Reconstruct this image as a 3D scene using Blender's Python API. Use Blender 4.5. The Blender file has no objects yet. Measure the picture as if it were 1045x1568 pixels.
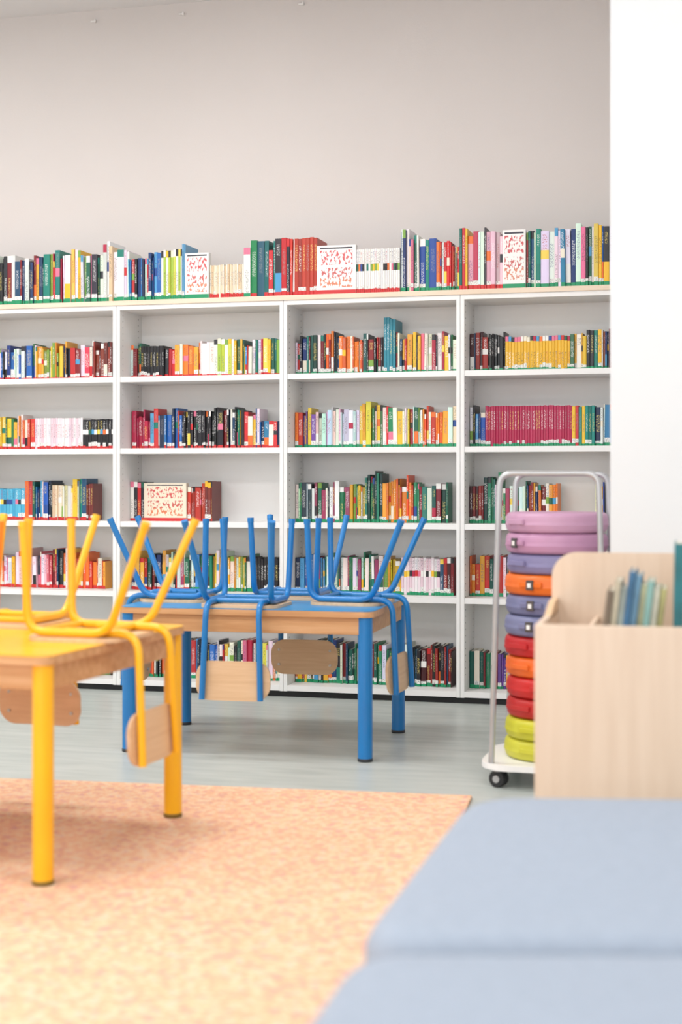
import bpy, bmesh, math, random
from mathutils import Matrix, Vector
random.seed(11)
sc = bpy.context.scene
TH = math.radians(14.8)
# room frame: a = along the bookcase front (to the right), b = into the back wall
O = Vector((0, 7.54, 0)); U = Vector((math.cos(TH), -math.sin(TH), 0)); N = Vector((math.sin(TH), math.cos(TH), 0))
ROOM = Matrix.Translation(O) @ Matrix.Rotation(-TH, 4, 'Z')

def lin(c):
    return tuple((x/12.92 if x <= 0.04045 else ((x+0.055)/1.055)**2.4) for x in [v/255 for v in c[:3]])
def rgba(c): return (*lin(c), 1.0)

# ------------------------------------------------------------------ materials
def new_mat(name, col, rough=0.5, metal=0.0, coat=0.0):
    m = bpy.data.materials.new(name); m.use_nodes = True
    b = m.node_tree.nodes['Principled BSDF']
    b.inputs['Base Color'].default_value = rgba(col)
    b.inputs['Roughness'].default_value = rough
    b.inputs['Metallic'].default_value = metal
    b.inputs['Coat Weight'].default_value = coat
    return m
def noise_mat(name, cols, scale=(1,1,1), nscale=5, detail=4, rough=0.5, bump=0.0, bscale=None, coat=0, stops=None, dist=0.0):
    m = new_mat(name, cols[0], rough, 0, coat); nt = m.node_tree; b = nt.nodes['Principled BSDF']
    tc = nt.nodes.new('ShaderNodeTexCoord'); mp = nt.nodes.new('ShaderNodeMapping')
    mp.inputs['Scale'].default_value = scale
    nz = nt.nodes.new('ShaderNodeTexNoise'); nz.inputs['Scale'].default_value = nscale; nz.inputs['Detail'].default_value = detail
    nz.inputs['Distortion'].default_value = dist
    cr = nt.nodes.new('ShaderNodeValToRGB')
    st = stops or [0.3+0.4*i/(len(cols)-1) for i in range(len(cols))]
    el = cr.color_ramp.elements
    while len(el) < len(cols): el.new(0.5)
    for e, c, s in zip(el, cols, st): e.position = s; e.color = rgba(c)
    L = nt.links.new
    L(tc.outputs['Object'], mp.inputs['Vector']); L(mp.outputs[0], nz.inputs['Vector'])
    L(nz.outputs['Fac'], cr.inputs['Fac']); L(cr.outputs[0], b.inputs['Base Color'])
    if bump:
        n2 = nt.nodes.new('ShaderNodeTexNoise'); n2.inputs['Scale'].default_value = bscale or nscale
        bp = nt.nodes.new('ShaderNodeBump'); bp.inputs['Strength'].default_value = bump; bp.inputs['Distance'].default_value = 0.01
        L(tc.outputs['Object'], n2.inputs['Vector']); L(n2.outputs['Fac'], bp.inputs['Height']); L(bp.outputs[0], b.inputs['Normal'])
    return m
M = {}
M['wall'] = noise_mat('wall_paint', [(220,214,211),(224,218,215)], nscale=1.5, rough=0.85, bump=0.05, bscale=120)
M['wallw'] = noise_mat('white_paint', [(229,232,234),(234,237,239)], nscale=1.5, rough=0.6, bump=0.03, bscale=120)
M['ceil'] = noise_mat('ceiling_paint', [(232,230,230),(236,234,234)], nscale=2, rough=0.9)
M['floor'] = noise_mat('linoleum', [(178,186,181),(190,197,192),(204,209,204)], scale=(0.8,5,1), nscale=3.5, detail=8, rough=0.34, dist=0.6, stops=[0.3,0.5,0.75])
M['lam'] = noise_mat('white_laminate', [(240,239,237),(244,243,241)], nscale=3, rough=0.45)
M['black'] = noise_mat('black_plinth', [(18,18,20),(26,26,28)], nscale=5, rough=0.5)
M['hole'] = noise_mat('pin_hole', [(120,116,112),(130,126,122)], nscale=5, rough=0.6)
M['birch'] = noise_mat('birch_wood', [(234,211,188),(230,206,182),(226,201,177)], scale=(14,14,1.0), nscale=2.5, detail=6, rough=0.45, dist=0.4)
M['birchh'] = noise_mat('birch_wood_horizontal', [(222,176,130),(208,158,110),(196,144,96)], scale=(1.2,16,16), nscale=2.5, detail=6, rough=0.42, dist=0.3)
M['ply'] = noise_mat('beech_plywood', [(236,202,164),(230,194,154),(222,184,143)], scale=(1.5,22,22), nscale=2.5, detail=6, rough=0.42, dist=0.2)
M['edge'] = noise_mat('wood_edge', [(240,222,200),(230,208,184)], scale=(1,8,8), nscale=3, rough=0.5)
M['rug'] = noise_mat('carpet', [(226,168,160),(240,184,154),(244,192,152),(247,206,166),(247,217,184),(234,186,174)], nscale=46, detail=9, rough=1.0, bump=0.5, bscale=260, stops=[0.32,0.41,0.48,0.54,0.61,0.70])
M['couch'] = noise_mat('blue_grey_upholstery', [(153,164,179),(159,170,185)], nscale=40, detail=4, rough=0.75, bump=0.08, bscale=300)
M['chrome'] = noise_mat('grey_tube', [(178,180,182),(192,194,196)], nscale=5, rough=0.3)
M['chrome'].node_tree.nodes['Principled BSDF'].inputs['Metallic'].default_value = 0.55
M['blue'] = noise_mat('blue_paint', [(8,118,190),(12,126,198)], nscale=6, rough=0.32, coat=0.3)
M['bluetop'] = noise_mat('blue_laminate', [(40,140,200),(50,150,210)], nscale=6, rough=0.3)
M['yellow'] = noise_mat('yellow_paint', [(252,184,10),(254,192,20)], nscale=6, rough=0.32, coat=0.3)
M['yeltop'] = noise_mat('yellow_laminate', [(252,186,24),(254,194,40)], nscale=6, rough=0.3)
M['orange'] = noise_mat('orange_paint', [(246,130,14),(250,138,24)], nscale=6, rough=0.32, coat=0.3)
M['foot'] = noise_mat('foot_cap', [(40,44,50),(50,54,60)], nscale=6, rough=0.5)
M['rub'] = noise_mat('rubber', [(30,30,32),(44,44,46)], nscale=9, rough=0.6)
M['yelfoot'] = noise_mat('foot_ochre', [(120,96,30),(134,106,36)], nscale=6, rough=0.5)

def book_material(name, sc_u, sc_v, th, amt):
    m = new_mat(name, (200,200,200), 0.38); nt = m.node_tree; b = nt.nodes['Principled BSDF']; L = nt.links.new
    a1 = nt.nodes.new('ShaderNodeAttribute'); a1.attribute_name = 'Col'
    a2 = nt.nodes.new('ShaderNodeAttribute'); a2.attribute_name = 'TCol'
    uv = nt.nodes.new('ShaderNodeUVMap'); uv.uv_map = 'UVMap'
    mp = nt.nodes.new('ShaderNodeMapping'); mp.inputs['Scale'].default_value = (sc_u, sc_v, 1)
    nz = nt.nodes.new('ShaderNodeTexNoise'); nz.inputs['Scale'].default_value = 1; nz.inputs['Detail'].default_value = 1.5
    gt = nt.nodes.new('ShaderNodeMapRange'); gt.inputs['From Min'].default_value = th-.03; gt.inputs['From Max'].default_value = th+.05
    gt.inputs['To Max'].default_value = amt
    mu = nt.nodes.new('ShaderNodeMath'); mu.operation = 'MULTIPLY'
    mx = nt.nodes.new('ShaderNodeMixRGB')
    L(uv.outputs[0], mp.inputs[0]); L(mp.outputs[0], nz.inputs['Vector']); L(nz.outputs['Fac'], gt.inputs[0])
    L(gt.outputs[0], mu.inputs[0]); L(a2.outputs['Alpha'], mu.inputs[1])
    L(mu.outputs[0], mx.inputs['Fac']); L(a1.outputs['Color'], mx.inputs['Color1']); L(a2.outputs['Color'], mx.inputs['Color2'])
    L(mx.outputs[0], b.inputs['Base Color'])
    return m
M['book'] = book_material('book_cover_print', 330, 200, 0.54, .75)
M['cover'] = book_material('book_front_cover_print', 90, 55, 0.53, .9)

# ------------------------------------------------------------------ mesh builder
class MB:
    def __init__(s): s.v=[]; s.f=[]; s.mi=[]; s.sm=[]; s.mats=[]; s._base=None
    def slot(s, m):
        m = M[m] if isinstance(m, str) else m
        if m not in s.mats: s.mats.append(m)
        return s.mats.index(m)
    def add(s, vs, fs, mat, X=None, smooth=False):
        o = len(s.v); k = s.slot(mat)
        for v in vs:
            v = Vector(v); s.v.append(X @ v if X is not None else v)
        for f in fs: s.f.append([i+o for i in f]); s.mi.append(k); s.sm.append(smooth)
    def addbm(s, bm, mat, X=None, smooth=False):
        bm.verts.index_update()
        s.add([v.co.copy() for v in bm.verts], [[v.index for v in f.verts] for f in bm.faces], mat, X, smooth); bm.free()
    def box(s, lo, hi, mat, bev=0.0, X=None, seg=2):
        bm = bmesh.new(); bmesh.ops.create_cube(bm, size=1)
        for v in bm.verts:
            v.co = Vector([(lo[i]+hi[i])/2 + v.co[i]*(hi[i]-lo[i]) for i in range(3)])
        if bev: bmesh.ops.bevel(bm, geom=list(bm.edges), offset=bev, segments=seg, affect='EDGES', profile=0.5)
        s.addbm(bm, mat, X, False)
    def cyl(s, p, q, r, mat, seg=24, r2=None, X=None, bev=0.0):
        p=Vector(p); q=Vector(q); d=q-p; h=d.length; r2 = r if r2 is None else r2
        prof=[(0,0),(r-bev,0),(r,bev),(r2,h-bev),(r2-bev,h),(0,h)] if bev else [(0,0),(r,0),(r2,h),(0,h)]
        T = Matrix.Translation(p) @ d.to_track_quat('Z','Y').to_matrix().to_4x4()
        s.lathe(prof, mat, seg, (X @ T) if X is not None else T)
    def lathe(s, prof, mat, seg=32, X=None, smooth=True):
        vs=[]
        for r,z in prof:
            for i in range(seg):
                a=2*math.pi*i/seg; vs.append((max(r,1e-5)*math.cos(a), max(r,1e-5)*math.sin(a), z))
        for j in range(len(prof)-1):
            flat = abs(prof[j][1]-prof[j+1][1])<1e-6 
            fs=[]
            for i in range(seg):
                k=(i+1)%seg; fs.append([j*seg+i, j*seg+k, (j+1)*seg+k, (j+1)*seg+i])
            if flat: s.add([vs[t] for t in range(j*seg,(j+2)*seg)],[[t-j*seg for t in f] for f in fs],mat,X,False)
            else: s.add_shared(vs,fs,mat,X,smooth)
        s._base=None
    def add_shared(s,vs,fs,mat,X,smooth):
        if s._base is None or s._base[0] is not vs:
            o=len(s.v)
            for v in vs:
                v=Vector(v); s.v.append(X@v if X is not None else v)
            s._base=(vs,o)
        o=s._base[1]; k=s.slot(mat)
        for f in fs: s.f.append([i+o for i in f]); s.mi.append(k); s.sm.append(smooth)
    def sweep(s, pts, r, mat, seg=14, X=None):
        pts=[Vector(p) for p in pts]; n=len(pts)
        T=[((pts[min(i+1,n-1)]-pts[max(i-1,0)]).normalized()) for i in range(n)]
        ref=Vector((1,0,0)) if abs(T[0].x)<0.8 else Vector((0,0,1))
        nrm=(ref-T[0]*ref.dot(T[0])).normalized(); vs=[]; fs=[]
        for i in range(n):
            nrm=(nrm-T[i]*nrm.dot(T[i])).normalized(); bn=T[i].cross(nrm)
            for k in range(seg):
                a=2*math.pi*k/seg; vs.append(pts[i]+r*(math.cos(a)*nrm+math.sin(a)*bn))
        for i in range(n-1):
            for k in range(seg):
                l=(k+1)%seg; fs.append([i*seg+k,i*seg+l,(i+1)*seg+l,(i+1)*seg+k])
        s.add(vs, fs, mat, X, True)
        s.add(vs[:seg],[list(range(seg))[::-1]],mat,X); s.add(vs[-seg:],[list(range(seg))],mat,X)
    def plate(s, w, h, r, t, mat, X=None, curve=0.0):
        """rounded plate in local XZ, thickness along Y, curved toward +Y at the sides"""
        xs=[]; 
        for i in range(9): xs.append(-w/2 + r*(1-math.cos(math.pi/2*i/8)))
        for i in range(1,12): xs.append(-w/2+r+(w-2*r)*i/12)
        for i in range(9): xs.append(w/2 - r*(1-math.cos(math.pi/2*(8-i)/8)))
        n=len(xs); R=4; vs=[]; fs=[]
        for side in (0,1):
            for x in xs:
                e=abs(x)-(w/2-r); hz=h/2 if e<=0 else h/2-r+math.sqrt(max(r*r-e*e,0)); hz=max(hz,1e-4)
                y=curve*(x/(w/2))**2 + (t/2 if side else -t/2)
                for j in range(R+1): vs.append((x,y,-hz+2*hz*j/R))
        q=n*(R+1)
        for i in range(n-1):
            for j in range(R):
                a=i*(R+1)+j; b=a+R+1
                fs.append([a,b,b+1,a+1]); fs.append([q+a+1,q+b+1,q+b,q+a])
            a=i*(R+1); b=a+R+1
            fs.append([a,q+a,q+b,b]); fs.append([a+R,b+R,q+b+R,q+a+R])
        for j in range(R):
            fs.append([j,j+1,q+j+1,q+j]); a=(n-1)*(R+1)+j; fs.append([a,q+a,q+a+1,a+1])
        s.add(vs,fs,mat,X)
    def build(s, name, X=None):
        me=bpy.data.meshes.new(name); me.from_pydata([tuple(v) for v in s.v],[],s.f)
        for m in s.mats: me.materials.append(m)
        me.polygons.foreach_set('material_index', s.mi); me.polygons.foreach_set('use_smooth', s.sm); me.update()
        ob=bpy.data.objects.new(name, me); sc.collection.objects.link(ob)
        if X is not None: ob.matrix_world = X
        return ob

def fillet(pts, rad, n=7):
    pts=[Vector(p) for p in pts]; out=[pts[0]]
    for i in range(1,len(pts)-1):
        a,b,c=pts[i-1],pts[i],pts[i+1]; d1=(a-b).normalized(); d2=(c-b).normalized()
        L=min(rad,(a-b).length*0.48,(c-b).length*0.48); p=b+d1*L; q=b+d2*L
        for k in range(n+1):
            t=k/n; out.append((1-t)**2*p+2*t*(1-t)*b+t*t*q)
    out.append(pts[-1]); return out

# ------------------------------------------------------------------ room shell
H=3.68
def slab(name, lo, hi, mat):
    b=MB(); b.box(lo,hi,mat); return b.build(name, ROOM)
A0,A1,B0,B1=-5.0,4.2,-10.5,0.34
slab('floor',(A0-.1,B0-.1,-0.1),(A1+.1,B1+.1,0),'floor')
slab('ceiling',(A0-.1,B0-.1,H),(A1+.1,B1+.1,H+.1),'ceil')
slab('wall_back',(A0-.1,B1,0),(A1+.1,B1+.1,H),'wall')
slab('wall_left',(A0-.1,B0,0),(A0,B1,H),'wallw')
slab('wall_right',(A1,B0,0),(A1+.1,B1,H),'wallw')
slab('wall_partition',(1.535,-2.46,0),(A1,B1,H),'wallw')
w=MB()
w.box((A0,B0-.1,0),(A1,B0,0.9),'wallw'); w.box((A0,B0-.1,3.1),(A1,B0,H),'wallw')
w.box((A0,B0-.1,0.9),(-3.6,B0,3.1),'wallw'); w.box((3.0,B0-.1,0.9),(A1,B0,3.1),'wallw')
w.build('wall_rear',ROOM)
w=MB()
for i in range(5):
    x=-3.6+6.6*i/4; w.box((x-.03,B0-.07,0.9),(x+.03,B0-.02,3.1),'lam')
w.box((-3.6,B0-.07,0.9),(3.0,B0-.02,0.96),'lam'); w.box((-3.6,B0-.07,3.04),(3.0,B0-.02,3.1),'lam')
w.build('added_fill_window',ROOM)  # unseen window frame, added behind the camera to house the fill lamp

# ------------------------------------------------------------------ bookcase
DIV=[-3.04,-2.13,-1.216,-0.303,0.607,1.518]
ZS=[0.06,0.52,0.885,1.266,1.64]; ZT=2.037; D=0.31
b=MB()
b.box((DIV[0]-.02,0.03,0),(DIV[-1],0.28,0.035),'black')
for i,x in enumerate(DIV):
    if i>0: b.box((x-.020,0,0.03),(x-.0008,D,ZT-.025),'lam',0.001)
    if i<len(DIV)-1: b.box((x+.0008,0,0.03),(x+.020,D,ZT-.025),'lam',0.001)
for i in range(len(DIV)-1):
    l=DIV[i]+.02; r=DIV[i+1]-.02
    for z in ZS: b.box((l,0.004 if z>0.1 else 0,z-.028),(r,D-.01,z),'lam',0.001)
    b.box((l,0.0,ZT-.048),(r,D,ZT-.025),'lam')
    b.box((l,D-.01,0.03),(r,D-.002,ZT-.025),'lam')
    for bb in (0.04,0.25):
        z=0.14
        while z<ZT-.06:
            b.box((l,bb-.0028,z-.0028),(l+.0006,bb+.0028,z+.0028),'hole'); z+=0.032
b.box((DIV[0]-.02,-0.008,ZT-.025),(DIV[-1]+.005,D+.005,ZT),'edge',0.002)
b.build('bookcase',ROOM)

# ------------------------------------------------------------------ books
PAL={
'mix':[(206,44,48),(36,76,150),(242,242,238),(24,124,110),(245,192,46),(36,36,40),(235,116,50),(74,156,204),(126,168,70),(238,232,212),(180,36,70),(28,96,76),(244,244,240),(50,50,56),(228,120,150),(246,214,90),(240,238,234)],
'dark':[(30,30,36),(30,56,110),(24,88,78),(130,30,36),(44,44,54),(236,178,60),(26,68,104),(190,46,44),(238,236,228),(22,24,28),(232,110,50)],
'black':[(22,22,26),(30,30,34),(26,24,30)],
'lime':[(186,202,66),(170,198,76),(206,212,92),(236,238,226)],
'white':[(242,241,238),(238,236,232),(230,230,232),(242,240,234)],
'cream':[(238,228,206),(234,216,186),(238,232,216),(226,196,158)],
'teal':[(24,136,126),(14,104,94),(200,44,52),(32,88,120),(238,238,234),(24,126,86),(240,196,60)],
'red':[(202,34,42),(184,30,38),(212,64,46),(156,26,34),(238,234,228),(40,40,46)],
'redbrown':[(180,56,38),(192,62,44),(154,44,34)],
'blue':[(36,98,178),(24,56,118),(90,166,212),(44,118,184),(204,54,54),(25,44,76),(238,240,242),(28,30,36),(240,240,236)],
'lblue':[(76,172,208),(92,186,218),(66,164,204),(82,178,210)],
'yellow':[(236,184,44),(240,190,56),(230,178,44)],
'ygreen':[(238,194,56),(122,156,66),(244,206,66),(60,116,76),(206,156,50),(240,236,222)],
'pinkwhite':[(238,224,230),(234,210,220),(240,236,238),(228,202,212)],
'magenta':[(180,36,80),(172,32,74),(186,42,86)],
'orange':[(240,126,42),(232,96,48),(244,166,60),(238,134,46),(200,64,46),(238,232,220)],
'greenw':[(66,156,108),(238,240,234),(34,116,84),(204,224,206),(160,66,98),(242,242,240),(44,66,80)],
'dgreen':[(24,96,76),(34,116,84),(20,64,58),(46,134,104),(126,34,44),(236,236,230)],
'pastel':[(228,228,234),(204,224,214),(238,198,208),(214,228,238),(188,204,196)],
'pinks':[(226,98,118),(242,208,212),(240,238,234),(206,66,88),(214,168,184),(242,240,238),(60,60,70)],
'darkred':[(120,28,34),(150,44,38),(66,26,30),(32,32,36),(40,80,110)],
'purple':[(124,76,156),(96,66,136),(234,186,70)],
'navyw':[(24,46,104),(242,242,242),(30,68,146),(238,238,238),(204,40,48)],
'brown':[(130,54,44),(152,62,48),(112,42,38)],
'wcover':[(244,242,239)], 'ccover':[(238,226,204)],'bcover':[(96,156,196)],'tcover':[(48,136,156)],
}
BAND={'r':(206,46,48),'g':(26,148,100)}
class Books:
    def __init__(s,bz=(.012,.019)): s.v=[];s.f=[];s.c=[];s.t=[];s.uv=[];s.mi=[]; s.bz=bz
    def quad(s,p,c,t=None,uvs=None,mi=0):
        o=len(s.v); s.v+=p; s.f.append([o,o+1,o+2,o+3]); s.mi.append(mi)
        s.c.append((*lin(c),1)); s.t.append((*lin(t),1) if t else (0,0,0,0))
        s.uv.append(uvs or [(0,0)]*4)
    def book(s,a,t,h,d,b0,z0,col,band,lean=0.0,cover=False,sty=None):
        lean_t=math.tan(lean)
        P=lambda x,y,z:(a+x+z*lean_t, b0+y, z0+z)
        ru=random.uniform(0,50); rv=random.uniform(0,50)
        lum=sum(col)/3
        tcs=[(250,250,248),(240,220,120),(150,150,150),(250,250,248)] if lum<130 else [(40,40,50),(180,50,50),(40,70,130),(60,60,60),(250,250,250)]
        tc=random.choice(tcs)
        bc=BAND[band] if band and random.random()<.93 else col
        bz=random.uniform(*s.bz)
        acc=random.choice(PAL['mix']); sty=random.random() if sty is None else sty
        if cover:
            segs=[(0,bz,bc,0),(bz,h*.14,col,0),(h*.14,h*.34,col,(214,110,60)),(h*.34,h*.54,col,(196,60,56)),(h*.54,h*.60,col,0),(h*.60,h*.90,col,(206,36,50)),(h*.90,h*.93,col,0),(h*.93,h*.96,(60,60,70),0),(h*.96,h,col,0)]
        else:
            segs=[(0,bz,bc,0)]; z=bz
            if random.random()<.5:
                zz=z+random.uniform(.012,.024); segs.append((z,zz,(238,238,234),2)); z=zz
            if sty<.25: segs+= [(z,h*.42,col,0),(h*.42,h*.88,col,1),(h*.88,h,col,0)]
            elif sty<.38: segs+= [(z,h*.5,col,0),(h*.5,h*.66,acc,0),(h*.66,h*.95,col,1),(h*.95,h,col,0)]
            elif sty<.52: segs+= [(z,h*.55,col,1),(h*.55,h*.62,col,0),(h*.62,h*.86,col,0),(h*.86,h,acc,0)]
            elif sty<.75: segs+= [(z,h*.36,col,0),(h*.36,h*.80,col,1),(h*.80,h,col,0)]
            elif sty<.88: segs+= [(z,h*.4,acc,0),(h*.4,h*.7,col,0),(h*.7,h*.9,col,1),(h*.9,h,col,0)]
            else: segs+= [(z,h,col,0)]
        e=.0016
        lo=random.uniform(.14,.30); prof=[(0,e),(t*lo,0),(t*(1-lo),0),(t,e)]
        if cover: prof=[(0,e),(t*.08,0),(t*.92,0),(t,e)]
        for (z1,z2,c,fl) in segs:
            for k in range(3):
                (x1,y1),(x2,y2)=prof[k],prof[k+1]
                tt=(fl if isinstance(fl,tuple) else tc) if (fl and k==1) else None
                if fl==2: tt=(90,90,90) if k==1 else None
                s.quad([P(x1,y1,z1),P(x2,y2,z1),P(x2,y2,z2),P(x1,y1,z2)],c if (not cover or k==1 or z1<bz) else col,tt,
                       [(ru+x1,rv+z1),(ru+x2,rv+z1),(ru+x2,rv+z2),(ru+x1,rv+z2)],1 if cover else 0)
        s.quad([P(t,e,0),P(t,d,0),P(t,d,h),P(t,e,h)],col)
        s.quad([P(0,d,0),P(0,e,0),P(0,e,h),P(0,d,h)],col)
        cr=(228,221,205)
        s.quad([P(t,d,0),P(0,d,0),P(0,d,h),P(t,d,h)],cr)
        ct=min(.0018,t*.15)
        s.quad([P(0,e,h),P(ct,e,h),P(ct,d,h),P(0,d,h)],col)
        s.quad([P(t-ct,e,h),P(t,e,h),P(t,d,h),P(t-ct,d,h)],col)
        s.quad([P(ct,e,h-.003),P(t-ct,e,h-.003),P(t-ct,d,h-.003),P(ct,d,h-.003)],cr)
        s.quad([P(0,e,h),P(t*.16,0,h),P(t*.84,0,h),P(t,e,h)],col)
        s.quad([P(0,d,0),P(t,d,0),P(t,e,0),P(0,e,0)],cr)
    def group(s,a0,a1,pal,h1,h2,band,z0,set0,t1=.012,t2=.028,series=None,cover=False,dd=None):
        a=a0
        if cover:
            s.book(a0,a1-a0-.002,h2,.04,set0-.005,z0,PAL[pal][0],band,0,True); return
        series = series if series is not None else (h2-h1<0.012)
        tt=random.uniform(t1,t2); last=None; sst=random.uniform(0,.75)
        hh=random.uniform(h1,h2)
        while a<a1-0.004:
            t=tt*random.uniform(.96,1.04) if series else t1*.7+(t2*1.3-t1*.7)*random.random()**1.7
            t=min(t,a1-a)
            if a1-a-t<t1*.6: t=a1-a
            c=random.choice(PAL[pal])
            if c==last: c=random.choice(PAL[pal])
            last=c; 
            if not series: c=tuple(max(8,min(246,int(x*random.uniform(.9,1.08)))) for x in c)
            if series: h=random.uniform(h1,h2)
            else:
                if random.random()<.5: hh=random.uniform(h1-.016,h2+.010)
                h=hh+random.uniform(-.005,.005)
            so=random.uniform(0,.02 if not series else .003)
            d=(dd or h*random.uniform(.62,.74)); d=min(d,D-set0-so-.016 if z0<2 else .24)
            s.book(a,t-.0006,h,d,set0+so,z0+.001,c,band,
                   0 if series or random.random()<.8 else random.uniform(-.018,.018),False,sst if series else None)
            a+=t
    def build(s,name):
        me=bpy.data.meshes.new(name); me.from_pydata(s.v,[],s.f)
        me.materials.append(M['book']); me.materials.append(M['cover'])
        me.polygons.foreach_set('material_index',s.mi)
        ca=me.color_attributes.new('Col','FLOAT_COLOR','CORNER'); cb=me.color_attributes.new('TCol','FLOAT_COLOR','CORNER')
        A=[];B=[];UV=[]
        for c,t,u in zip(s.c,s.t,s.uv):
            for k in range(4): A+=c; B+=t; UV+=u[k]
        ca.data.foreach_set('color',A); cb.data.foreach_set('color',B)
        ul=me.uv_layers.new(name='UVMap'); ul.data.foreach_set('uv',UV)
        me.update(); ob=bpy.data.objects.new(name,me); sc.collection.objects.link(ob); ob.matrix_world=ROOM
        return ob
T=Books((.018,.024)); g=lambda *a,**k: T.group(a[0],a[1],a[2],a[3],a[4],a[5],ZT,.012,**k)
g(-3.0,-2.4,'mix',.22,.27,'g'); g(-2.4,-1.884,'dark',.24,.28,'g')
g(-1.884,-1.64,'dark',.225,.255,'g'); g(-1.64,-1.30,'mix',.235,.275,'g'); g(-1.30,-1.264,'greenw',.31,.33,'g',t1=.012,t2=.018)
g(-1.264,-1.245,'cream',.285,.29,'r'); g(-1.245,-1.154,'white',.25,.265,'g',t1=.02,t2=.04); g(-1.154,-.972,'blue',.22,.245,'g',t1=.01,t2=.02)
g(-.972,-.856,'lime',.25,.26,'g',t1=.01,t2=.018,series=True); g(-.856,-.835,'bcover',.28,.285,'g'); g(-.835,-.705,'wcover',.2,.235,'g',cover=True)
g(-.702,-.519,'cream',.165,.172,'r',t1=.008,t2=.011,series=True); g(-.519,-.484,'greenw',.25,.255,'g',t1=.03,t2=.036)
g(-.484,-.352,'teal',.25,.28,'r',t1=.015,t2=.03); g(-.352,-.248,'red',.26,.295,'r',t1=.014,t2=.028)
g(-.248,-.128,'redbrown',.285,.292,'r',t1=.018,t2=.022,series=True); g(-.128,.076,'wcover',.2,.245,'r',cover=True)
g(.076,.300,'white',.218,.222,'r',t1=.009,t2=.012,series=True); g(.300,.345,'navyw',.29,.315,'g',t1=.01,t2=.016)
g(.345,.50,'mix',.245,.27,'g'); g(.50,.60,'red',.215,.24,'g',t1=.01,t2=.018)
g(.60,.64,'teal',.30,.31,'r',t1=.012,t2=.02); g(.64,.816,'pinks',.265,.295,'r',t1=.012,t2=.026)
g(.816,.93,'wcover',.25,.285,'g',cover=True); g(.93,1.0,'teal',.27,.285,'g',t1=.01,t2=.02); g(1.0,1.10,'white',.27,.285,'g',t1=.022,t2=.034)
g(1.10,1.196,'blue',.27,.295,'g',t1=.02,t2=.034); g(1.196,1.33,'mix',.275,.30,'g'); g(1.33,1.49,'lime',.26,.28,'g')
T.build('books_on_top')
names=['books_bottom_row','books_lower_row','books_middle_row','books_upper_row','books_highest_row']
SET=.13
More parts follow.
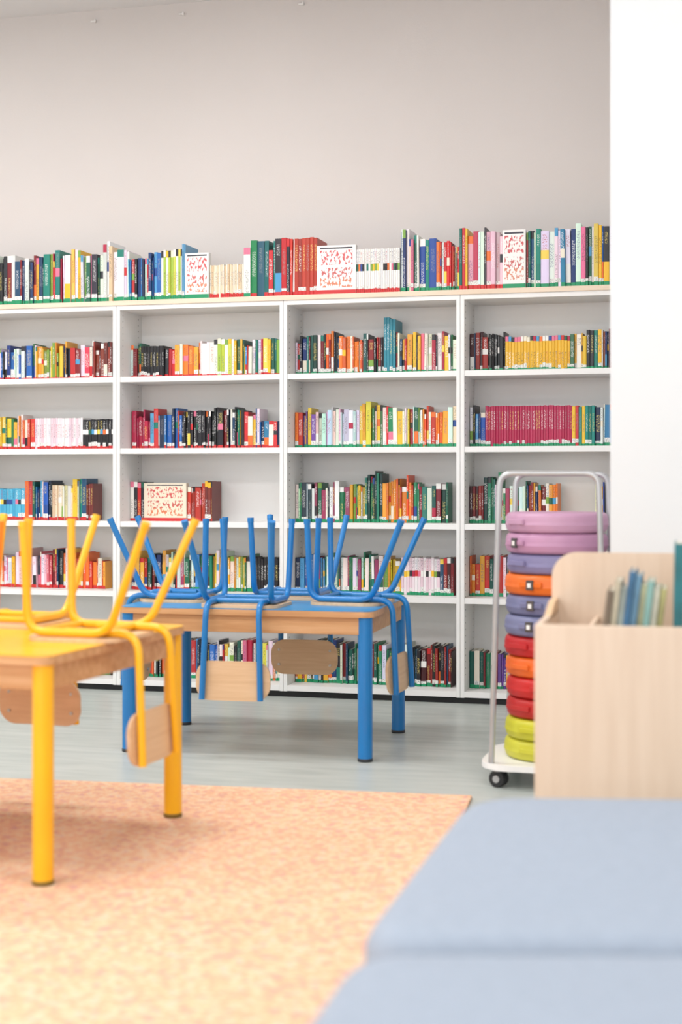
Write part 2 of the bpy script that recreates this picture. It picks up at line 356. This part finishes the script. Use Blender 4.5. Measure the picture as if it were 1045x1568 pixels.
spec={
4:{1:[(0,12,'mix',.15,.18,'r'),(12,34,'blue',.16,.18,'r'),(34,52,'ygreen',.16,.19,'r'),(52,62,'dark',.18,.20,'r'),(62,70,'pinks',.18,.2,'r'),(70,86,'brown',.17,.19,'r')],
   2:[(0,6,'dgreen',.17,.19,'r'),(6,19,'black',.165,.17,'r'),(19,25,'red',.16,.18,'r'),(25,40,'orange',.17,.19,'r'),(40,47,'white',.18,.2,'r'),(47,58,'lime',.19,.2,'r'),(58,70,'mix',.17,.2,'r'),(70,87,'mix',.18,.21,'r')],
   3:[(0,6,'blue',.18,.2,'g'),(6,15,'dgreen',.19,.205,'g'),(15,23,'dark',.19,.22,'g'),(23,36,'orange',.18,.195,'g'),(36,47,'dark',.18,.2,'g'),(47,50,'tcover',.28,.285,'g'),(50,53,'tcover',.27,.275,'g'),(53,66,'dark',.18,.2,'g'),(66,78,'mix',.18,.2,'g'),(78,87,'teal',.18,.2,'g')],
   4:[(0,10,'darkred',.175,.19,'g'),(10,18,'black',.18,.195,'g'),(18,50,'yellow',.168,.174,'g'),(50,58,'ygreen',.17,.19,'g'),(58,66,'mix',.19,.2,'g'),(66,87,'dark',.18,.21,'g')]},
3:{1:[(0,13,'mix',.15,.18,'r'),(13,26,'ygreen',.16,.18,'r'),(26,36,'orange',.17,.2,'r'),(36,64,'pinkwhite',.165,.168,'r'),(64,86,'black',.155,.16,'r')],
   2:[(0,11,'magenta',.16,.2,'r'),(11,30,'blue',.19,.21,'r'),(30,52,'black',.19,.215,'r'),(52,60,'dark',.2,.22,'r'),(60,72,'mix',.18,.2,'r'),(72,87,'blue',.15,.18,'r')],
   3:[(0,4,'orange',.18,.185,'g'),(4,11,'purple',.18,.2,'g'),(11,34,'pastel',.18,.195,'g'),(34,46,'ygreen',.2,.23,'g'),(46,54,'teal',.2,.22,'g'),(54,66,'mix',.18,.2,'g'),(66,80,'orange',.18,.2,'g'),(80,87,'cream',.19,.21,'g')],
   4:[(0,8,'blue',.18,.2,'g'),(8,51,'magenta',.2,.204,'g'),(51,62,'teal',.19,.2,'g'),(62,87,'blue',.18,.2,'g')]},
2:{1:[(0,12,'mix',.15,.18,'r'),(12,30,'lblue',.165,.17,'r'),(30,36,'dark',.2,.21,'r'),(36,46,'blue',.17,.2,'r'),(46,58,'cream',.17,.19,'r'),(58,66,'teal',.2,.22,'r'),(66,70,'brown',.19,.2,'r')],
   2:[(0,8,'red',.2,.21,'r'),(8,32,'ccover',.16,.2,'r'),(32,42,'redbrown',.17,.21,'r'),(42,46,'brown',.2,.21,'r')],
   3:[(0,29,'greenw',.18,.2,'g'),(29,37,'ygreen',.18,.2,'g'),(37,46,'dgreen',.22,.25,'g'),(46,52,'orange',.2,.22,'g'),(52,62,'orange',.19,.23,'g'),(62,80,'dgreen',.19,.21,'g')],
   4:[(0,7,'darkred',.18,.19,'g'),(7,16,'dgreen',.2,.25,'g'),(16,28,'greenw',.18,.2,'g'),(28,38,'dark',.19,.21,'g'),(38,44,'orange',.19,.2,'g'),(62,87,'mix',.19,.21,'g')]},
1:{1:[(0,30,'mix',.15,.2,'r'),(30,46,'pinks',.17,.21,'r'),(46,60,'dark',.19,.21,'r'),(60,77,'orange',.16,.19,'r')],
   2:[(0,20,'dark',.18,.2,'r'),(20,34,'greenw',.18,.2,'r'),(34,46,'mix',.18,.2,'g'),(46,68,'ygreen',.18,.2,'g'),(68,87,'black',.17,.18,'g')],
   3:[(0,16,'blue',.18,.2,'g'),(16,44,'greenw',.185,.2,'g'),(44,56,'ygreen',.18,.2,'g'),(56,76,'pinkwhite',.18,.19,'g'),(76,83,'darkred',.18,.19,'g')],
   4:[(0,10,'orange',.17,.2,'g'),(10,24,'dark',.18,.2,'g'),(24,60,'mix',.18,.2,'g')]},
0:{1:[(0,40,'mix',.15,.2,'g'),(40,84,'dark',.16,.19,'g')],
   2:[(0,28,'dark',.17,.2,'g'),(28,50,'blue',.18,.2,'g'),(50,87,'mix',.17,.2,'g')],
   3:[(0,10,'mix',.16,.18,'g'),(10,28,'dark',.17,.22,'g'),(28,48,'dgreen',.18,.2,'g'),(48,60,'greenw',.18,.2,'g'),(60,82,'darkred',.18,.2,'g')],
   4:[(0,14,'dgreen',.18,.2,'g'),(14,40,'purple',.18,.2,'g'),(40,80,'mix',.18,.2,'g')]},
}
for r,bays in spec.items():
    K=Books()
    K.group(DIV[0]+.022,DIV[1]-.1,'mix',.16,.2,'r',ZS[r],SET)
    for bay,gs in bays.items():
        l=DIV[bay]+.0235
        for (x0,x1,p,h1,h2,bd) in gs:
            s0=l+x0/100; s1=min(l+x1/100,DIV[bay+1]-.0245)
            if p=='ccover': K.group(s0,s1,p,h1,h2,bd,ZS[r],SET,cover=True); continue
            sm = p in('black','yellow','magenta','pinkwhite','lblue') 
            K.group(s0,s1,p,h1,h2,bd,ZS[r],SET,t1=.010 if not sm else .013,t2=.022 if not sm else .018)
    K.build('shelved_'+names[r])

# ------------------------------------------------------------------ tables
def table(name, c, ang, hx, hy, Ht, col, top, foot, z0=0):
    t=MB(); r=.029
    X=Matrix.Translation((0,0,Ht-.0145)) @ Matrix.Rotation(math.radians(-90),4,'X')
    t.plate(2*hx+.075,2*hy+.075,.045,.023,'birchh',X)
    X=Matrix.Translation((0,0,Ht-.0015)) @ Matrix.Rotation(math.radians(-90),4,'X')
    t.plate(2*hx+.071,2*hy+.071,.043,.003,top,X)
    for sx in(-1,1):
        for sy in(-1,1):
            t.cyl((sx*hx,sy*hy,.012),(sx*hx,sy*hy,Ht-.026),r,col,28)
            t.cyl((sx*hx,sy*hy,0),(sx*hx,sy*hy,.014),r+.001,foot,28,bev=.002)
    for s_ in(-1,1):
        t.box((-hx+.02,s_*(hy+.008)-.01,Ht-.095),(hx-.02,s_*(hy+.008)+.01,Ht-.026),'birchh',.002)
        t.box((s_*(hx+.008)-.01,-hy+.02,Ht-.095),(s_*(hx+.008)+.01,hy-.02,Ht-.026),'birchh',.002)
    Xw=Matrix.Translation((c[0],c[1],z0))@Matrix.Rotation(math.radians(-ang),4,'Z')
    t.build(name,Xw); return Xw
def chair(X, Ht, edge, ax, off, col, name='childrens_chair', out=0.0, yaw=0.0):
    """chair stored upside down, seat on the table, backrest hanging over the given edge"""
    c=MB(); R=.0125
    for s in(-1,1):
        c.sweep(fillet([(s*.150,.145,.006),(s*.135,.135,.325),(s*.135,-.125,.325),(s*.178,-.262,.006)],.055),R,col)
        c.cyl((s*.150,.1452,0),(s*.1495,.1449,.02),R+.0015,col,14); c.cyl((s*.1785,-.2645,0),(s*.1762,-.2570,.018),R+.0015,col,14)
        c.sweep(fillet([(s*.105,.03,.325),(s*.108,-.206,.325),(s*.120,-.226,.705)],.06),R*.96,col)
    c.sweep([(-.135,.10,.324),(.135,.10,.324)],.0105,col,12); c.sweep([(-.135,-.09,.324),(.135,-.09,.324)],.0105,col,12)
    Xs=Matrix.Translation((0,-.005,.344))@Matrix.Rotation(math.radians(-90),4,'X')
    c.plate(.33,.30,.07,.012,'ply',Xs)
    Xb=Matrix.Translation((0,-.208,.632))@Matrix.Rotation(math.radians(3),4,'X')
    c.plate(.305,.155,.06,.011,'ply',Xb,curve=.012)
    for s in(-1,1):
        for z in(.60,.665): c.cyl((s*.118,-.203,z),(s*.118,-.193,z),.006,'chrome',10)
    rot={'front':180,'back':0,'right':-90,'left':90}[edge]
    dist=ax-.168+out
    F=Matrix.Translation((0,0,Ht+.3505))@Matrix.Rotation(math.pi,4,'X')
    P=Matrix.Rotation(math.radians(rot),4,'Z')@Matrix.Translation((off,dist,0))@Matrix.Rotation(math.radians(yaw),4,'Z')
    return c.build(name, X@P@F)
BT=table('blue_childrens_table',(-.305,6.325),13,.49,.345,.59,'blue','bluetop','foot')
chair(BT,.59,'front',.3825,.03,'blue'); chair(BT,.59,'back',.3825,.05,'blue')
chair(BT,.59,'right',.5275,.0,'blue',yaw=-5); chair(BT,.59,'left',.5275,.0,'blue',out=.02,yaw=2)
v=Vector((.259,.815)); 
ang=math.degrees(math.atan2(v.x,v.y)); uu=Vector((v.y,-v.x)).normalized()
cc=Vector((-.6745,4.4575))-uu*.50
YH=.619; ZR=.0112
YT=table('yellow_childrens_table',(cc.x,cc.y),ang,.50,.4275,YH,'yellow','yeltop','yelfoot',ZR)
chair(YT,YH,'right',.5375,-0.02,'yellow',out=.045); chair(YT,YH,'back',.465,-.02,'yellow')
chair(YT,YH,'left',.5375,0,'orange'); chair(YT,YH,'front',.465,-.055,'orange')

# ------------------------------------------------------------------ cushion trolley
tr=MB()
tr.plate(.50,.50,.12,.02,'lam',Matrix.Translation((0,0,.076))@Matrix.Rotation(math.radians(-90),4,'X'))
for sx in(-1,1):
    for sy in(-1,1):
        XW=Matrix.Translation((sx*.18,sy*.19,0))@Matrix.Rotation(math.radians(55+20*sx*sy),4,'Z')
        for o in(-.014,.014):
            tr.cyl((o-.009,0,.031),(o+.009,0,.031),.031,'rub',28,bev=.004,X=XW)
            tr.cyl((o*1.7-.004,0,.031),(o*1.7+.004,0,.031),.013,'chrome',16,X=XW)
        tr.cyl((0,0,.035),(0,0,.067),.012,'rub',16,X=XW); tr.cyl((0,0,.059),(0,0,.0665),.03,'chrome',20,X=XW)
for y in(-.205,.205):
    tr.sweep(fillet([(-.205,y,.08),(-.175,y,1.125),(.175,y,1.125),(.205,y,.08)],.05),.011,'chrome')
TC=Vector((.79,5.53,0))
TX=Matrix.Translation(TC)@Matrix.Rotation(-TH,4,'Z')
tr.build('cushion_trolley',TX)
CC=[(208,206,64),(202,200,50),(190,40,38),(200,38,36),(234,108,34),(190,32,36),(124,128,164),(120,124,162),(238,114,30),(134,130,172),(194,146,180),(200,156,186)]
hc=.0748
st=MB()
for i,c in enumerate(CC):
    m=noise_mat('vinyl_%d'%i,[c,tuple(int(x*.95) for x in c)],nscale=9,rough=.4,bump=.04,bscale=60)
    z=.0865+i*hc; r=.182+random.uniform(-.004,.004); e=.02
    prof=[(0,.002),(r-.03,.001)]
    for k in range(7): a=-math.pi/2+math.pi/2*k/6; prof.append((r-e+e*math.cos(a), e+e*math.sin(a)))
    prof+=[(r+.003,hc*.36),(r+.0035,hc*.42),(r+.001,hc*.46),(r+.002,hc*.6)]
    for k in range(7): a=math.pi/2*k/6; prof.append((r-e+e*math.cos(a), hc-.001-e+e*math.sin(a)))
    prof+=[(r-.03,hc-.001),(0,hc-.001)]
    ox,oy=random.uniform(-.006,.006),random.uniform(-.006,.006)
    X=Matrix.Translation((ox,oy,z)); st.lathe(prof,m,48,X)
    aa=math.radians(random.choice([-128,-112,-100,-120])) if i<9 else math.radians(-135)
    XB=X@Matrix.Rotation(aa,4,'Z')
    st.box((r-.004,-.045,hc*.40),(r+.008,.045,hc*.66),m,.003,XB)
    if i in (6,7,8,10):
        bk=noise_mat('buckle_%d'%i,[(70,66,66),(90,84,84)],nscale=9,rough=.4)
        st.box((r+.004,-.014,hc*.28),(r+.013,.014,hc*.76),bk,.002,XB); st.box((r+.010,-.007,hc*.40),(r+.015,.007,hc*.62),'lam',.001,XB)
st.build('stack_of_seat_cushions',TX)

# ------------------------------------------------------------------ wooden book browser box
cb=MB(); CX=Matrix.Translation((.49,3.80,0))@Matrix.Rotation(-math.radians(13),4,'Z')
Wd,Dp,Hc=.78,.50,.735
cb.box((0,0,.06),(Wd,.018,Hc),'birch',.003)
cb.box((0,.018,.06),(.018,Dp,Hc),'birch',.003); cb.box((Wd-.018,.018,.06),(Wd,Dp,Hc),'birch',.003)
cb.box((.018,.018,.06),(Wd-.018,Dp,.08),'birch'); cb.box((.018,.018,.47),(Wd-.018,Dp,.485),'birch')
cb.box((.03,.03,0),(Wd-.03,Dp-.03,.06),'black')
cb.box((.122,.018,.485),(.134,Dp,Hc-.02),'birch',.002)
cb.box((.56,.018,.485),(.572,Dp,Hc-.02),'birch',.002)
cb.plate(Wd,.84,.07,.018,'birch',Matrix.Translation((Wd/2,Dp+.01,.475)))
vs=[(0,.22,Hc-.01),(0,Dp,Hc-.01),(0,Dp,Hc+.03),(0,.40,Hc+.028),(.018,.22,Hc-.01),(.018,Dp,Hc-.01),(.018,Dp,Hc+.03),(.018,.40,Hc+.028)]
cb.add(vs,[[0,1,2,3][::-1],[4,5,6,7],[0,3,7,4],[3,2,6,7],[1,5,6,2]],'ply')
cb.build('book_browser_box',CX)
pb=MB()
M['pages']=noise_mat('pages',[(232,226,210),(222,214,196)],scale=(60,1,1),nscale=6,rough=.8)
def pbook(x,y,w,h,t,col,tilt,z0=.486):
    m=noise_mat('picture_book_cover',[col,tuple(int(c*.8) for c in col)],nscale=14,rough=.45)
    X=Matrix.Translation((x,y,z0))@Matrix.Rotation(math.radians(tilt),4,'Y')
    z1=math.sin(math.radians(tilt))*t
    X=Matrix.Translation((0,0,z1))@X
    pb.box((0,0,0),(.003,w,h),m,.0008,X); pb.box((t-.003,0,0),(t,w,h),m,.0008,X); pb.box((0,-.003,0),(t,0,h),m,.0008,X)
    pb.box((.003,0,.004),(t-.003,w-.004,h-.004),M['pages'],0,X)
cl=[(130,112,92),(224,210,180),(200,208,196),(66,116,154),(120,164,192),(206,202,160),(150,196,186),(238,232,208),(206,196,130)]
xs=.138
for i,c in enumerate(cl):
    pbook(xs,.06+.012*(i%3),.2,[.335,.36,.34,.385,.375,.35,.36,.345,.34][i],.0155,c,7); xs+=.0165
for i,c in enumerate([(40,120,126),(196,200,150),(236,230,214),(196,70,50),(96,76,60),(40,120,130),(240,200,90)]):
    pbook(.338+i*.027,.05,.24,.455-.025*(i%3),.0255,c,1)
pb.build('picture_books',CX)

# ------------------------------------------------------------------ modular seats
def pouf(name, poly, z0, z1, rc=.10):
    def rounded(P,rad):
        P=[Vector((*p,0)) for p in P]; out=[]; n=len(P)
        for i in range(n):
            a,b_,c=P[i-1],P[i],P[(i+1)%n]; p=b_+(a-b_).normalized()*rad; q=b_+(c-b_).normalized()*rad
            for k in range(9):
                t=k/8; out.append((1-t)**2*p+2*t*(1-t)*b_+t*t*q)
        return out
    base=rounded(poly,rc); n=len(base); ctr=sum(base,Vector())/n
    nr=[]
    for i in range(n):
        t=(base[(i+1)%n]-base[i-1]).normalized(); nr.append(Vector((t.y,-t.x,0)) if (base[i]-ctr).dot(Vector((t.y,-t.x,0)))>0 else Vector((-t.y,t.x,0)))
    def shell(mb,za,zb,e,dome,mat):
        rings=[]
        for k in range(7): a=-math.pi/2+math.pi/2*k/6; rings.append((e-e*math.cos(a), za+e+e*math.sin(a)))
        for k in range(9): a=math.pi/2*k/8; rings.append((e-e*math.cos(a), zb-e+e*math.sin(a)))
        vs=[];fs=[]
        for ins,z in rings:
            for p,q in zip(base,nr): w_=p-q*ins; vs.append((w_.x,w_.y,z))
        for s_,dz in((.75,dome*.6),(.4,dome*.95),(.1,dome)):
            for p,q in zip(base,nr): w_=ctr+(p-q*e-ctr)*s_; vs.append((w_.x,w_.y,zb+dz))
        R=len(rings)+3
        for j in range(R-1):
            for i in range(n):
                k=(i+1)%n; fs.append([j*n+i,j*n+k,(j+1)*n+k,(j+1)*n+i])
        fs.append([(R-1)*n+i for i in range(n)]); fs.append(list(range(n))[::-1])
        mb.add(vs,fs,mat,None,True)
    mb=MB(); shell(mb,z0,z0+.20,.02,0,'couch'); shell(mb,z0+.202,z1,.055,.012,'couch')
    for p in (base[4],base[13],base[22],base[31]):
        q=p+(ctr-p)*.15; mb.cyl((q.x,q.y,0.0115),(q.x,q.y,z0+.01),.022,'foot',16)
    return mb.build(name)
pouf('upholstered_pouf',[(.006,2.235),(.270,3.27),(1.30,3.22),(1.12,2.21)],.06,.42,.15)
pouf('upholstered_pouf',[(-.225,1.20),(.012,2.200),(1.11,2.180),(.90,1.17)],.06,.42,.10)

# ------------------------------------------------------------------ rug
rg=MB(); p0=Vector((-1.249,5.50))
RX=Matrix.Translation((p0.x,p0.y,0))@Matrix.Rotation(-math.atan2(.176,.984),4,'Z')
rg.box((-2.2,-4.6,0.0005),(1.73,0,.011),'rug',.004)
rg.build('orange_rug',RX)

# ------------------------------------------------------------------ small clips high on the back wall
for a in (-1.50,-.985,-.31):
    k=MB(); k.box((a-.012,B1-.008,3.615),(a+.02,B1-.001,3.624),'lam',.002); k.box((a+.012,B1-.018,3.610),(a+.020,B1-.001,3.628),'lam',.002)
    k.build('wall_clip',ROOM)

# ------------------------------------------------------------------ lighting
M['diff']=new_mat('lamp_diffuser',(250,250,250)); bs=M['diff'].node_tree.nodes['Principled BSDF']
bs.inputs['Emission Color'].default_value=(1,1,1,1); bs.inputs['Emission Strength'].default_value=2
EN={-2.0:45,-4.6:33,-7.4:19}
for a in(-3.2,-.6,1.9):
    for bb in(-2.0,-4.6,-7.4):
        if a>1.5 and bb>-3: continue
        k=MB(); k.box((a-.62,bb-.32,H-.05),(a+.62,bb+.32,H-.001),'lam',.004); k.box((a-.59,bb-.29,H-.053),(a+.59,bb+.29,H-.048),'diff')
        k.build('ceiling_light_panel',ROOM)
        L=bpy.data.lights.new('panel_light','AREA'); L.shape='RECTANGLE'; L.size=1.18; L.size_y=.58; L.energy=EN[bb]; L.color=(1,.99,.985)
        o=bpy.data.objects.new('panel_light',L); sc.collection.objects.link(o); o.matrix_world=ROOM@Matrix.Translation((a,bb,H-.06))
L=bpy.data.lights.new('rear_fill_light','AREA'); L.shape='RECTANGLE'; L.size=6.5; L.size_y=2.1; L.energy=120; L.color=(.97,.985,1)  # cool fill lamp added at the rear wall to brighten the room from behind
o=bpy.data.objects.new('rear_fill_light',L); sc.collection.objects.link(o)
o.matrix_world=ROOM@Matrix.Translation((-.3,B0+.02,2.0))@Matrix.Rotation(math.radians(90),4,'X')
wd=bpy.data.worlds.new('world'); sc.world=wd; wd.use_nodes=True
wd.node_tree.nodes['Background'].inputs[0].default_value=(.85,.92,1,1); wd.node_tree.nodes['Background'].inputs[1].default_value=1

# ------------------------------------------------------------------ camera
cam=bpy.data.cameras.new('camera'); co=bpy.data.objects.new('camera',cam); sc.collection.objects.link(co)
co.location=(0,0,1.1); co.rotation_euler=(math.radians(90),0,0)
cam.sensor_width=36; cam.lens=52.8; cam.shift_y=-.031
cam.dof.use_dof=True; cam.dof.focus_distance=7.2; cam.dof.aperture_fstop=1.8
sc.camera=co
sc.view_settings.view_transform='Standard'; sc.view_settings.look='None'; sc.view_settings.exposure=0
